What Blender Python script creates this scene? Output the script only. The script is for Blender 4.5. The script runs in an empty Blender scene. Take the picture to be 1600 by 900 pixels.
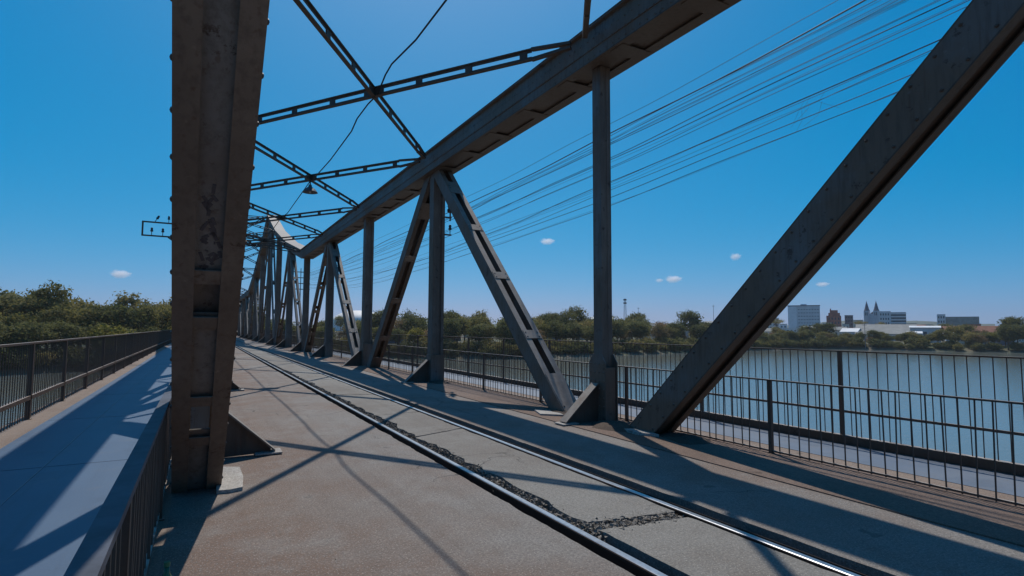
import bpy, math, random
from mathutils import Vector, Matrix, noise
R_ = math.radians
random.seed(11)
scene = bpy.context.scene
C = scene.collection

# ------------------------------------------------------------------ camera
H = 1.5437
cam_d = bpy.data.cameras.new('camera'); cam = bpy.data.objects.new('camera', cam_d); C.objects.link(cam)
cam_d.sensor_width = 36.0; cam_d.lens = 36.0 * 871.085 / 1600.0
cam_d.clip_start = 0.05; cam_d.clip_end = 20000
yaw, pit, rol = 0.5083766, 0.0724774, 0.0041935
fw = Vector((math.sin(yaw)*math.cos(pit), math.cos(yaw)*math.cos(pit), math.sin(pit)))
r0 = Vector((math.cos(yaw), -math.sin(yaw), 0)); u0 = r0.cross(fw)
rt = r0*math.cos(rol) + u0*math.sin(rol); up = -r0*math.sin(rol) + u0*math.cos(rol)
m3 = Matrix((rt, up, -fw)).transposed()
cam.matrix_world = Matrix.Translation((0, 0, H)) @ m3.to_4x4()
scene.camera = cam

# ------------------------------------------------------------------ sky, sun, exposure
SUN = Vector((1.54, 4.05, 6.5)).normalized()
elev = math.asin(SUN.z); az = math.atan2(SUN.x, SUN.y)
world = bpy.data.worlds.new('World'); scene.world = world; world.use_nodes = True
wn = world.node_tree; wn.nodes.clear()
sky = wn.nodes.new('ShaderNodeTexSky'); sky.sky_type = 'NISHITA'; sky.sun_disc = False
sky.sun_elevation = elev; sky.sun_rotation = az
sky.altitude = 0; sky.air_density = 0.7; sky.dust_density = 1.15; sky.ozone_density = 1.0
def wm(op, x, v):                                 # clear, deep blue air: one tone curve per channel over the whole sky
    n = wn.nodes.new('ShaderNodeMath'); n.operation = op
    for i, q in enumerate((x, v)):
        if isinstance(q, (int, float)): n.inputs[i].default_value = q
        else: wn.links.new(q, n.inputs[i])
    return n.outputs[0]
sep = wn.nodes.new('ShaderNodeSeparateColor'); wn.links.new(sky.outputs[0], sep.inputs[0]); cmb = wn.nodes.new('ShaderNodeCombineColor')
SR, SG, SB = (wm('MULTIPLY', sep.outputs[i], .06) for i in range(3))
wn.links.new(wm('MULTIPLY', wm('MAXIMUM', wm('SUBTRACT', SR, wm('MULTIPLY', SB, .45)), .003), 11.0), cmb.inputs[0])
wn.links.new(wm('MULTIPLY', wm('POWER', SG, .63), 6.75), cmb.inputs[1])
wn.links.new(wm('MULTIPLY', wm('POWER', SB, .42), 9.1), cmb.inputs[2])
bg = wn.nodes.new('ShaderNodeBackground'); bg.inputs['Strength'].default_value = 0.1
wo = wn.nodes.new('ShaderNodeOutputWorld')
wn.links.new(cmb.outputs[0], bg.inputs['Color']); wn.links.new(bg.outputs[0], wo.inputs['Surface'])
sl = bpy.data.lights.new('sun', 'SUN'); sl.energy = 3.4; sl.angle = R_(0.53); sl.color = (1.0, 0.955, 0.89)
so = bpy.data.objects.new('sun', sl); C.objects.link(so)
so.rotation_euler = SUN.to_track_quat('Z', 'Y').to_euler(); so.location = (0, 0, 60)
scene.view_settings.view_transform = 'Standard'; scene.view_settings.look = 'None'
scene.view_settings.exposure = 0.0; scene.view_settings.gamma = 1.0; scene.view_settings.use_curve_mapping = False
scene.render.engine = 'CYCLES'; scene.cycles.volume_bounces = 12; scene.cycles.max_bounces = 12

# ------------------------------------------------------------------ materials
def mat(name):
    m = bpy.data.materials.new(name); m.use_nodes = True
    nt = m.node_tree; return m, nt, nt.nodes['Principled BSDF']
def nd(nt, t, **kw):
    n = nt.nodes.new(t)
    for k, v in kw.items():
        if k.startswith('i_'):
            key = k[2:]; n.inputs[int(key) if key.isdigit() else key.replace('_', ' ')].default_value = v
        else: setattr(n, k, v)
    return n
def lk(nt, a, b): nt.links.new(a, b)
def coords(nt, scale=(1, 1, 1), kind='Object'):
    tc = nd(nt, 'ShaderNodeTexCoord'); mp = nd(nt, 'ShaderNodeMapping'); mp.inputs['Scale'].default_value = scale
    lk(nt, tc.outputs[kind], mp.inputs[0]); return mp.outputs[0]
def noisef(nt, co, scale, detail=6, rough=.6, lo=.4, hi=.6):
    n = nd(nt, 'ShaderNodeTexNoise', i_Scale=scale, i_Detail=detail, i_Roughness=rough); lk(nt, co, n.inputs['Vector'])
    r = nd(nt, 'ShaderNodeMapRange', i_1=lo, i_2=hi); lk(nt, n.outputs['Fac'], r.inputs[0]); return r.outputs[0]
def mix(nt, fac, a, b, blend='MIX'):
    n = nd(nt, 'ShaderNodeMix', data_type='RGBA', blend_type=blend)
    for s, v in ((n.inputs[0], fac), (n.inputs[6], a), (n.inputs[7], b)):
        if isinstance(v, (float, int)): s.default_value = v
        elif isinstance(v, tuple): s.default_value = (*v, 1)
        else: lk(nt, v, s)
    return n.outputs[2]
def bump(nt, p, hgt, strength=.3, dist=.01):
    b = nd(nt, 'ShaderNodeBump', i_Strength=strength, i_Distance=dist); lk(nt, hgt, b.inputs['Height']); lk(nt, b.outputs[0], p.inputs['Normal'])
def mul(nt, a, v):
    n = nd(nt, 'ShaderNodeMath', operation='MULTIPLY'); lk(nt, a, n.inputs[0])
    if isinstance(v, (int, float)): n.inputs[1].default_value = v
    else: lk(nt, v, n.inputs[1])
    return n.outputs[0]

M = {}
def steel(name, base, brown, brown_amt, rust=.5, lit_top=(.28, .245, .205), rough=.62):
    m, nt, p = mat(name); co = coords(nt)
    st = coords(nt, (6, 6, .7))
    big = noisef(nt, co, .9, 5, .6, .5-brown_amt*.3, .72-brown_amt*.3)
    col = mix(nt, big, base, brown)
    streak = noisef(nt, st, 3, 5, .65, .48, .7)
    col = mix(nt, mul(nt, streak, .55), col, tuple(c*.55 for c in brown))
    spots = noisef(nt, co, 5.5, 8, .72, .6, .635)
    col = mix(nt, mul(nt, spots, rust), col, (.06, .03, .018))
    runs = noisef(nt, coords(nt, (9, 9, .5)), 2.2, 4, .6, .6, .7)
    col = mix(nt, mul(nt, runs, rust*.6), col, (.11, .052, .028))
    light = noisef(nt, co, 11, 6, .7, .62, .74)
    col = mix(nt, mul(nt, light, .35), col, tuple(min(1, c*1.9+.02) for c in base))
    g = nd(nt, 'ShaderNodeNewGeometry'); sx = nd(nt, 'ShaderNodeSeparateXYZ'); lk(nt, g.outputs['Normal'], sx.inputs[0])
    upf = nd(nt, 'ShaderNodeMapRange', i_1=.35, i_2=.7); lk(nt, sx.outputs[2], upf.inputs[0])
    dn = noisef(nt, co, 3.5, 6, .7, .25, .6)
    col = mix(nt, mul(nt, mul(nt, upf.outputs[0], dn), .85), col, lit_top)  # upward faces coloured paler, the look of sunlit tops put into the colour
    lk(nt, col, p.inputs['Base Color']); p.inputs['Roughness'].default_value = rough; p.inputs['Metallic'].default_value = 0.0
    p.inputs['Specular IOR Level'].default_value = .35
    bump(nt, p, noisef(nt, co, 30, 6, .7, .3, .7), .25, .004)
    M[name] = m; return m
steel('steel', (.165, .158, .152), (.165, .112, .078), .5, .75)
steel('steel_brown', (.235, .172, .13), (.165, .115, .085), .6, .8)
steel('steel_web', (.25, .235, .22), (.19, .15, .125), .35, .8)
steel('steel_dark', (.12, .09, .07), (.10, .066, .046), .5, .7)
steel('railing_steel', (.10, .075, .06), (.12, .07, .045), .6, .8, (.45, .39, .33))

def concrete(name, a, b, c, speck=.5, bs=.5, cracks=0, track=False):
    m, nt, p = mat(name); co = coords(nt)
    f0 = noisef(nt, co, .38, 7, .62, .42, .58)
    if track:                                    # brown dirt gathers towards the truss, wheels keep the middle pale
        sx = nd(nt, 'ShaderNodeSeparateXYZ'); lk(nt, co, sx.inputs[0]); g1 = nd(nt, 'ShaderNodeMapRange', i_1=2.1, i_2=.7); lk(nt, sx.outputs[0], g1.inputs[0])
        ad_ = nd(nt, 'ShaderNodeMath', operation='MULTIPLY_ADD'); lk(nt, f0, ad_.inputs[0]); ad_.inputs[1].default_value = .75; lk(nt, mul(nt, g1.outputs[0], .55), ad_.inputs[2]); ad_.use_clamp = True; f0 = ad_.outputs[0]
    col = mix(nt, f0, a, b)
    col = mix(nt, mul(nt, noisef(nt, co, 1.3, 9, .72, .48, .68), .8), col, c)
    blot = noisef(nt, co, 5.5, 6, .7, .5, .75)
    col = mix(nt, mul(nt, blot, .35), col, tuple(x*.6 for x in b))
    fine = noisef(nt, co, 42, 3, .85, .40, .62)
    col = mix(nt, mul(nt, fine, speck), col, tuple(x*.45 for x in a))
    grit = noisef(nt, co, 75, 2, .7, .57, .66)
    col = mix(nt, mul(nt, grit, .6), col, tuple(min(1, x*1.9) for x in a))
    spot = noisef(nt, co, 2.6, 3, .5, .70, .73)
    col = mix(nt, mul(nt, spot, .6), col, tuple(x*.35 for x in a))
    tw = noisef(nt, coords(nt, (3.2, .12, 1)), 1.0, 5, .6, .5, .75)
    col = mix(nt, mul(nt, tw, .3), col, tuple(x*.5 for x in b))
    hgt = noisef(nt, co, 48, 6, .8, .2, .8)
    if cracks:
        vo = nd(nt, 'ShaderNodeTexVoronoi', feature='DISTANCE_TO_EDGE', i_Scale=.42)
        wz = nd(nt, 'ShaderNodeTexNoise', i_Scale=1.7, i_Detail=7); lk(nt, co, wz.inputs['Vector'])
        av = nd(nt, 'ShaderNodeVectorMath', operation='MULTIPLY_ADD'); lk(nt, wz.outputs['Color'], av.inputs[0]); av.inputs[1].default_value = (.9, .9, 0); lk(nt, co, av.inputs[2]); lk(nt, av.outputs[0], vo.inputs['Vector'])
        ck = nd(nt, 'ShaderNodeMapRange', i_1=.0035, i_2=.0012); lk(nt, vo.outputs['Distance'], ck.inputs[0])
        ckm = mul(nt, mul(nt, ck.outputs[0], noisef(nt, co, .5, 2, .5, .5, .56)), cracks)
        col = mix(nt, ckm, col, tuple(x*.25 for x in a))
    lk(nt, col, p.inputs['Base Color']); p.inputs['Roughness'].default_value = .88; p.inputs['Specular IOR Level'].default_value = .25
    bump(nt, p, hgt, bs, .008)
    M[name] = m
concrete('road', (.265, .238, .21), (.225, .148, .108), (.31, .285, .255), .65, .9, .9, True)
concrete('slab', (.265, .245, .215), (.215, .185, .155), (.30, .285, .255), .6, .8, .7)
concrete('kerb', (.20, .135, .10), (.23, .165, .13), (.15, .105, .08), .6, .8)
concrete('margin', (.27, .205, .16), (.235, .17, .13), (.30, .24, .19))
concrete('pad', (.42, .385, .34), (.36, .32, .28), (.5, .47, .42))
concrete('ballast', (.045, .04, .037), (.035, .03, .027), (.06, .05, .045))
concrete('rubble', (.27, .235, .195), (.19, .16, .13), (.33, .30, .25))
concrete('dirt', (.12, .085, .062), (.09, .062, .045), (.16, .12, .09), .6, 1.0)
concrete('pier', (.3, .28, .25), (.25, .23, .2), (.2, .19, .17))

def paint(name, a, b, wear, amt=.55):
    m, nt, p = mat(name); co = coords(nt)
    col = mix(nt, noisef(nt, co, .7, 6, .6, .35, .65), a, b)
    w = noisef(nt, co, 2.3, 9, .75, .56, .74)
    col = mix(nt, mul(nt, w, amt), col, wear)
    tw = noisef(nt, coords(nt, (5, .2, 1)), 1.2, 4, .6, .55, .75)
    col = mix(nt, mul(nt, tw, .35), col, tuple(x*.55 for x in a))
    stn = noisef(nt, co, 1.1, 7, .7, .55, .72); col = mix(nt, mul(nt, stn, .45), col, tuple(x*.5 for x in a))
    grt = noisef(nt, co, 60, 3, .8, .6, .7); col = mix(nt, mul(nt, grt, .3), col, wear)
    lk(nt, col, p.inputs['Base Color']); p.inputs['Roughness'].default_value = .52
    bump(nt, p, noisef(nt, co, 45, 5, .7, .2, .8), .25, .004); M[name] = m
paint('blue_paint', (.048, .088, .148), (.062, .106, .168), (.15, .142, .14))
paint('pale_blue_paint', (.13, .155, .195), (.16, .175, .20), (.23, .20, .18))

def plain(name, c, rough=.7, metal=0.0, var=.25, scale=3.0, spec=.3):
    m, nt, p = mat(name); co = coords(nt)
    col = mix(nt, noisef(nt, co, scale, 6, .65, .35, .65), c, tuple(x*(1-var) for x in c))
    lk(nt, col, p.inputs['Base Color']); p.inputs['Roughness'].default_value = rough; p.inputs['Metallic'].default_value = metal
    p.inputs['Specular IOR Level'].default_value = spec
    M[name] = m
plain('rail_head', (.46, .47, .49), .34, 1.0, .25, 20)
plain('blue_rail', (.075, .085, .11), .6, 0, .5, 5)
plain('joint', (.03, .05, .08), .8)
plain('rail_web', (.06, .04, .03), .8)
plain('spray', (.12, .105, .11), .7)
plain('wire', (.075, .075, .08), .55, .0, .2, 3, .3)
plain('cable', (.02, .02, .022), .6)
plain('insulator', (.03, .03, .035), .35, 0, .1, 3, .5)
plain('lamp_shade', (.12, .12, .12), .5)
plain('bulb_glass', (.6, .6, .58), .15)
plain('bottle', (.02, .13, .06), .18, 0, .1, 9, .6)
plain('bottle_cap', (.05, .2, .1), .4)
plain('trunk', (.11, .085, .065), .9)
plain('white_wall', (.78, .77, .77), .85, 0, .15, .15)
plain('grey_wall', (.62, .61, .61), .85, 0, .15, .15)
plain('cream_wall', (.7, .62, .52), .85, 0, .2, .15)
plain('red_brick', (.5, .16, .11), .85, 0, .3, .4)
plain('maroon_wall', (.16, .07, .06), .85, 0, .3, .4)
plain('blue_wall', (.2, .26, .36), .8, 0, .2, .2)
plain('church_stone', (.58, .56, .57), .85, 0, .2, .3)
plain('slate', (.13, .14, .17), .7, 0, .2, .5)
plain('clay_tile', (.33, .15, .095), .85, 0, .35, .6)
plain('fibre_roof', (.30, .29, .26), .85, 0, .3, .3)
plain('white_roof', (.75, .74, .71), .6, 0, .2, .2)
plain('dome_membrane', (.78, .72, .63), .6, 0, .08, .1)
plain('far_glass', (.05, .07, .09), .2, 0, .3, .5, .6)
plain('hill_green', (.10, .12, .085), .95, 0, .4, .01)
plain('mast_steel', (.13, .13, .14), .5)

def leaf(name, a, b, c):
    m, nt, p = mat(name); co = coords(nt)
    oi = nd(nt, 'ShaderNodeObjectInfo')
    col = mix(nt, noisef(nt, co, .33, 3, .6, .35, .65), a, b)
    col = mix(nt, mul(nt, noisef(nt, co, 2.5, 3, .6, .45, .7), .8), col, c)
    hsv = nd(nt, 'ShaderNodeHueSaturation')
    mr = nd(nt, 'ShaderNodeMapRange', i_3=.6, i_4=1.25); lk(nt, oi.outputs['Random'], mr.inputs[0]); lk(nt, mr.outputs[0], hsv.inputs['Value'])
    m2 = nd(nt, 'ShaderNodeMath', operation='MULTIPLY_ADD'); lk(nt, oi.outputs['Random'], m2.inputs[0]); m2.inputs[1].default_value = -.035; m2.inputs[2].default_value = .512
    lk(nt, m2.outputs[0], hsv.inputs['Hue']); lk(nt, col, hsv.inputs['Color'])
    lk(nt, hsv.outputs[0], p.inputs['Base Color']); p.inputs['Roughness'].default_value = .75; p.inputs['Specular IOR Level'].default_value = .2
    tr = nd(nt, 'ShaderNodeBsdfTranslucent'); lk(nt, hsv.outputs[0], tr.inputs[0])
    ms = nd(nt, 'ShaderNodeMixShader', i_0=.5); out = nt.nodes['Material Output']
    lk(nt, p.outputs[0], ms.inputs[1]); lk(nt, tr.outputs[0], ms.inputs[2]); lk(nt, ms.outputs[0], out.inputs[0]); M[name] = m
leaf('leaf_dark', (0.120, 0.129, 0.040), (0.156, 0.155, 0.049), (0.218, 0.202, 0.068))
leaf('leaf_mid', (0.178, 0.165, 0.048), (0.232, 0.203, 0.056), (0.291, 0.245, 0.076))
leaf('leaf_bright', (0.197, 0.195, 0.032), (0.245, 0.226, 0.039), (0.281, 0.244, 0.056))
leaf('leaf_dry', (0.214, 0.146, 0.066), (0.175, 0.139, 0.055), (0.274, 0.192, 0.091))

m, nt, p = mat('water'); co = coords(nt, (1, 1, 1))
col = mix(nt, noisef(nt, coords(nt, (.012, .03, 1)), 1, 5, .6, .35, .65), (.15, .165, .15), (.175, .175, .14))
lk(nt, col, p.inputs['Base Color']); p.inputs['Roughness'].default_value = .08; p.inputs['IOR'].default_value = 1.33
wv = noisef(nt, coords(nt, (.55, 1.1, 1)), 1.0, 5, .6, .2, .8)
bump(nt, p, wv, .42, .09); M['water'] = m

m, nt, p = mat('ground'); co = coords(nt)
col = mix(nt, noisef(nt, co, .05, 8, .65, .4, .6), (.07, .085, .035), (.19, .14, .095))
col = mix(nt, mul(nt, noisef(nt, co, .4, 6, .7, .45, .65), .6), col, (.05, .055, .025))
lk(nt, col, p.inputs['Base Color']); p.inputs['Roughness'].default_value = .95; M['ground'] = m

# ------------------------------------------------------------------ mesh helpers
class MB:
    def __init__(s): s.v = []; s.f = []; s.mi = []; s.cur = 0
    def quad(s, a, b, c, d):
        n = len(s.v); s.v += [tuple(a), tuple(b), tuple(c), tuple(d)]; s.f.append((n, n+1, n+2, n+3)); s.mi.append(s.cur)
    def hexa(s, p):                       # p: 8 corners, bottom ring 0-3 (ccw from below), top ring 4-7
        n = len(s.v); s.v += [tuple(q) for q in p]
        for f in ((3, 2, 1, 0), (4, 5, 6, 7), (0, 1, 5, 4), (1, 2, 6, 5), (2, 3, 7, 6), (3, 0, 4, 7)):
            s.f.append(tuple(n+i for i in f)); s.mi.append(s.cur)
    def box(s, x0, x1, y0, y1, z0, z1):
        s.hexa([(x0, y0, z0), (x1, y0, z0), (x1, y1, z0), (x0, y1, z0), (x0, y0, z1), (x1, y0, z1), (x1, y1, z1), (x0, y1, z1)])
    def bar(s, a, b, side, wa, wb, off=(0, 0)):
        """box along a->b; side = sideways axis, wa across side, wb across the third axis"""
        a = Vector(a); b = Vector(b); d = (b-a).normalized(); sd = Vector(side); sd = (sd - d*sd.dot(d)).normalized(); up_ = sd.cross(d)
        o = sd*off[0] + up_*off[1]; a = a+o; b = b+o; p = []
        for q in (a, b):
            p += [q - sd*wa/2 - up_*wb/2, q + sd*wa/2 - up_*wb/2, q + sd*wa/2 + up_*wb/2, q - sd*wa/2 + up_*wb/2]
        s.hexa(p)
    def tube(s, pts, r, n=6, caps=True):
        pts = [Vector(p) for p in pts]; rs = r if isinstance(r, (list, tuple)) else [r]*len(pts); base = len(s.v)
        for i, p_ in enumerate(pts):
            d = (pts[min(i+1, len(pts)-1)] - pts[max(i-1, 0)]).normalized()
            a = d.cross(Vector((0, 0, 1)));  a = Vector((1, 0, 0)) if a.length < 1e-3 else a.normalized(); b = d.cross(a)
            for k in range(n):
                t = 2*math.pi*k/n; s.v.append(tuple(p_ + (a*math.cos(t) + b*math.sin(t))*rs[i]))
        for i in range(len(pts)-1):
            for k in range(n):
                s.f.append((base+i*n+k, base+i*n+(k+1) % n, base+(i+1)*n+(k+1) % n, base+(i+1)*n+k)); s.mi.append(s.cur)
        if caps:
            s.f.append(tuple(base+k for k in range(n))); s.mi.append(s.cur)
            s.f.append(tuple(base+(len(pts)-1)*n+k for k in reversed(range(n)))); s.mi.append(s.cur)
    def lathe(s, prof, c, n=14):
        base = len(s.v)
        for (r, z) in prof:
            for k in range(n):
                t = 2*math.pi*k/n; s.v.append((c[0]+r*math.cos(t), c[1]+r*math.sin(t), c[2]+z))
        for i in range(len(prof)-1):
            for k in range(n):
                s.f.append((base+i*n+k, base+i*n+(k+1) % n, base+(i+1)*n+(k+1) % n, base+(i+1)*n+k)); s.mi.append(s.cur)
    def prism(s, poly, axis, t0, t1):     # poly in the two other axes, extruded along axis
        def P(q, t): return (t, q[0], q[1]) if axis == 'x' else ((q[0], t, q[1]) if axis == 'y' else (q[0], q[1], t))
        n = len(s.v); k = len(poly); s.v += [P(q, t0) for q in poly] + [P(q, t1) for q in poly]
        s.f.append(tuple(n+i for i in range(k))); s.mi.append(s.cur); s.f.append(tuple(n+k+i for i in reversed(range(k)))); s.mi.append(s.cur)
        for i in range(k):
            s.f.append((n+i, n+k+i, n+k+(i+1) % k, n+(i+1) % k)); s.mi.append(s.cur)
    def mesh(s, name, mats, smooth=False):
        me = bpy.data.meshes.new(name); me.from_pydata(s.v, [], s.f)
        for q in (mats if isinstance(mats, (list, tuple)) else [mats]): me.materials.append(M[q])
        if isinstance(mats, (list, tuple)): me.polygons.foreach_set('material_index', s.mi)
        if smooth: me.polygons.foreach_set('use_smooth', [True]*len(me.polygons))
        me.update(); return me
    def build(s, name, mats, parent=None, loc=None, smooth=False):
        return link(name, s.mesh(name, mats, smooth), parent, loc)
def link(name, me, parent=None, loc=None):
    o = bpy.data.objects.new(name, me); C.objects.link(o)
    if parent is not None: o.parent = parent
    if loc is not None: o.location = loc
    return o
def recalc(o):
    import bmesh
    bm = bmesh.new(); bm.from_mesh(o.data); bmesh.ops.recalc_face_normals(bm, faces=bm.faces); bm.to_mesh(o.data); bm.free(); return o
def tag(o, label, cat, group=None):
    o['label'] = label; o['category'] = cat
    if group: o['group'] = group
    return o
def thing(name, label, cat, loc=(0, 0, 0), group=None):
    o = bpy.data.objects.new(name, None); C.objects.link(o); o.location = loc; o.empty_display_size = .3
    return tag(o, label, cat, group)
def struct(o): o['kind'] = 'structure'; return o
def stuff(o): o['kind'] = 'stuff'; return o

# ------------------------------------------------------------------ layout of the bridge
PP = 7.734; Y0 = 7.5487 - PP                       # panel points: node k stands at Y0 + k*PP
def YN(k): return Y0 + k*PP
XR, XL = 5.98, 0.03                                # truss planes
KMIN, KMAX = -4, 30
def ztop(k):                                       # top of the chord at node k (peaks above the piers)
    d = min(abs(k-8), abs(k-24), abs(k+8)); return {0: 13.1, 1: 10.3, 2: 8.2}.get(d, 6.65)
ZB = -1.04; CH = .57; CW = .72
RL, RR = 2.565, 3.636                              # left edges of the two rail heads (0.072 wide)

# ---- water, terrain
b = MB(); b.quad((-3500, -900, -10), (3500, -900, -10), (3500, 900, -10), (-3500, 900, -10)); struct(b.build('river', 'water'))
SH = [(-3500, 90), (-500, 120), (-200, 150), (-40, 171), (-14, 192), (10, 200), (60, 204), (110, 180), (160, 190), (215, 198), (300, 206), (335, 195), (358, 150), (385, 110), (450, 60), (700, 0), (3500, -200)]
def shore(x):
    for (a, ya), (c, yc) in zip(SH, SH[1:]):
        if a <= x <= c: return ya + (yc-ya)*(x-a)/(c-a)
    return 100
def terr(x, y):
    d = y - shore(x)
    if x > 350: d = max(d*.55, -200) if d > 0 else d*.5
    d2 = -70 - y - .08*abs(x)
    d = max(d, d2)
    if d < -6: return -13.0
    if d < 3: return -13.0 + (d+6)/9*3.6
    if d < 14: return -9.4 + (d-3)/11*2.2
    z = -7.2 + min((d-14)/150, 1)*2.5 + min(max(d-164, 0)/420, 1)*6.5
    return z + .8*noise.noise(Vector((x*.02, y*.02, 3))) + (min(max(d-700, 0), 2500)/2500)*6
b = MB(); xs = []; ys = []
x = -4500
while x <= 4500: xs.append(x); x += 5 if -120 < x < 480 else (25 if -600 < x < 1300 else 180)
y = -3000
while y <= 5200: ys.append(y); y += 4 if (100 <= y < 300) else (12 if -160 < y < 760 else 180)
for yy in ys:
    for xx in xs: b.v.append((xx, yy, terr(xx, yy)))
nx = len(xs)
for j in range(len(ys)-1):
    for i in range(nx-1): b.f.append((j*nx+i, j*nx+i+1, (j+1)*nx+i+1, (j+1)*nx+i)); b.mi.append(0)
struct(b.build('ground', 'ground', smooth=True))

# ---- deck: road, slabs between the rails, kerb strip, walkways
YA, YB = YN(KMIN)-2, YN(KMAX)+2
def edge_noise(y, seed, amp): return amp*(noise.noise(Vector((y*2.3, seed, 0))) + .5*noise.noise(Vector((y*7.1, seed, 4))) + .3*noise.noise(Vector((y*19, seed, 9))))
def strip(b, x0f, x1f, y0, y1, z0, z1, step):
    """slab whose two long edges follow x0f(y), x1f(y)"""
    n = max(1, int(round((y1-y0)/step))); base = len(b.v)
    for i in range(n+1):
        y = y0 + (y1-y0)*i/n; a, c = x0f(y), x1f(y)
        b.v += [(a, y, z0), (c, y, z0), (c, y, z1), (a, y, z1)]
    for i in range(n):
        p = base+4*i; q = p+4
        for f in ((p+3, p+2, q+2, q+3), (p, p+3, q+3, q), (p+2, p+1, q+1, q+2), (p+1, p, q, q+1)): b.f.append(f); b.mi.append(0)
    p = base; b.f.append((p, p+1, p+2, p+3)); b.mi.append(0); p = base+4*n; b.f.append((p+3, p+2, p+1, p)); b.mi.append(0)
road = MB()
strip(road, lambda y: -.1645, lambda y: 2.44+edge_noise(y, 1.0, .022), -6, 40, -.12, 0, .07)
strip(road, lambda y: -.1645, lambda y: 2.44, YA, -6, -.12, 0, 50); strip(road, lambda y: -.1645, lambda y: 2.44, 40, YB, -.12, 0, 50)
strip(road, lambda y: 3.885+edge_noise(y, 7.0, .012), lambda y: 5.2, -6, 40, -.12, 0, .07)
strip(road, lambda y: 3.885, lambda y: 5.2, YA, -6, -.12, 0, 50); strip(road, lambda y: 3.885, lambda y: 5.2, 40, YB, -.12, 0, 50)
road_o = struct(road.build('road', 'road'))
# joints of the slabs between the rails: (y at the left end, y at the right end, gap)
joints = [(-5.5, -5.4, .05), (-2.2, -2.0, .04), (.9, .95, .04), (3.62, 3.50, .17), (7.72, 8.05, .05), (9.95, 10.0, .03), (13.38, 13.05, .05), (17.2, 17.5, .05), (21.4, 21.2, .05), (25.8, 26.1, .05), (31, 31, .05), (36.5, 36.2, .05), (42, 42.1, .05), (49, 49, .05)]
for i, ((ya, yb, g0), (yc, yd, g1)) in enumerate(zip(joints, joints[1:])):
    s = MB(); n = 26 if ya < 22 else 8; base = 0
    xl = lambda t, y: 2.745 + (max(-.015+.012*edge_noise(y, 4, 1), .03+edge_noise(y*.6, 3.0, .15)) if 3.7 < y < 22 else .02*edge_noise(y, 3, 1))
    xr = lambda t, y: 3.585 + edge_noise(y, 5.0, .028)
    top = []; 
    for k in range(n+1):
        t = k/n; ye = ya+g0/2+(yc-g1/2-ya-g0/2)*t; yf = yb+g0/2+(yd-g1/2-yb-g0/2)*t
        top.append(((xl(t, ye), ye+edge_noise(t*9+i, 2, .03)*(k in (0, n))), (xr(t, yf), yf)))
    nm = 6
    def row(k):
        (ax, ay), (bx, by) = top[k]; out = []
        for q in range(nm+1):
            u = q/nm; y = ay+(by-ay)*u
            if k in (0, n): y += edge_noise(u*3+i*5.3+k, 8, .05)
            out.append((ax+(bx-ax)*u, y, 0 if not (k in (0, n)) else -.004))
        return out
    rows = [row(k) for k in range(n+1)]
    for r_ in rows: s.v += r_
    W = nm+1
    for k in range(n):
        for q in range(nm): s.f.append((k*W+q, k*W+q+1, (k+1)*W+q+1, (k+1)*W+q)); s.mi.append(0)
    loop = [k*W for k in range(n+1)][::-1] + list(range(W))[1:] + [k*W+nm for k in range(1, n+1)] + [n*W+q for q in range(nm-1, 0, -1)]
    nb = len(s.v); s.v += [(s.v[q][0]*1.0, s.v[q][1], -.115) for q in loop]
    for j in range(len(loop)):
        j2 = (j+1) % len(loop); s.f.append((loop[j], nb+j, nb+j2, loop[j2])); s.mi.append(0)
    s.build('concrete_slab', 'slab', road_o)
s = MB(); s.box(2.76, 3.58, YA, joints[0][0]-.03, -.115, 0); s.box(2.76, 3.58, joints[-1][0]+.03, YB, -.115, 0); s.build('concrete_slab', 'slab', road_o)
k_ = MB(); strip(k_, lambda y: 5.2, lambda y: 6.42, YA, YB, -.12, .012, 1000); struct(k_.build('kerb_strip', 'kerb'))
k_ = MB(); k_.box(-.16, 6.42, YA, YB, -.34, -.124); struct(k_.build('track_bed', 'ballast'))
wl = MB(); wl.box(-2.62, -.165, YA, YB, -.2, 0); walk_l = struct(wl.build('walkway', 'margin'))
pl = MB()
strip(pl, lambda y: -2.13-.01*math.sin(y*.2), lambda y: -.63+edge_noise(y*.2, 6, .012), YA, 80, .001, .005, .5); pl.box(-2.13, -.63, 80.02, YB, .001, .005)
pl.build('blue_paint', 'blue_paint', walk_l)
se = MB(); se.box(-1.452, -1.44, YA, YB, .0051, .0085); se.build('paint_seam', 'pale_blue_paint', walk_l)
jm = MB(); jm.box(-.79, .69, -.006, .006, 0, .0012); jme = jm.mesh('paint_joint', 'joint')
for i_ in range(-3, 26): link('paint_joint', jme, walk_l, (-1.33, YN(0)+PP/2*i_+.4, .0052))
wr = MB(); wr.box(6.46, 8.72, YA, YB, -.36, -.16); walk_r = struct(wr.build('walkway', 'margin'))
pl = MB(); pl.box(7.42, 8.42, YA, YB, -.159, -.155); pl.build('blue_paint', 'pale_blue_paint', walk_r)

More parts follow.
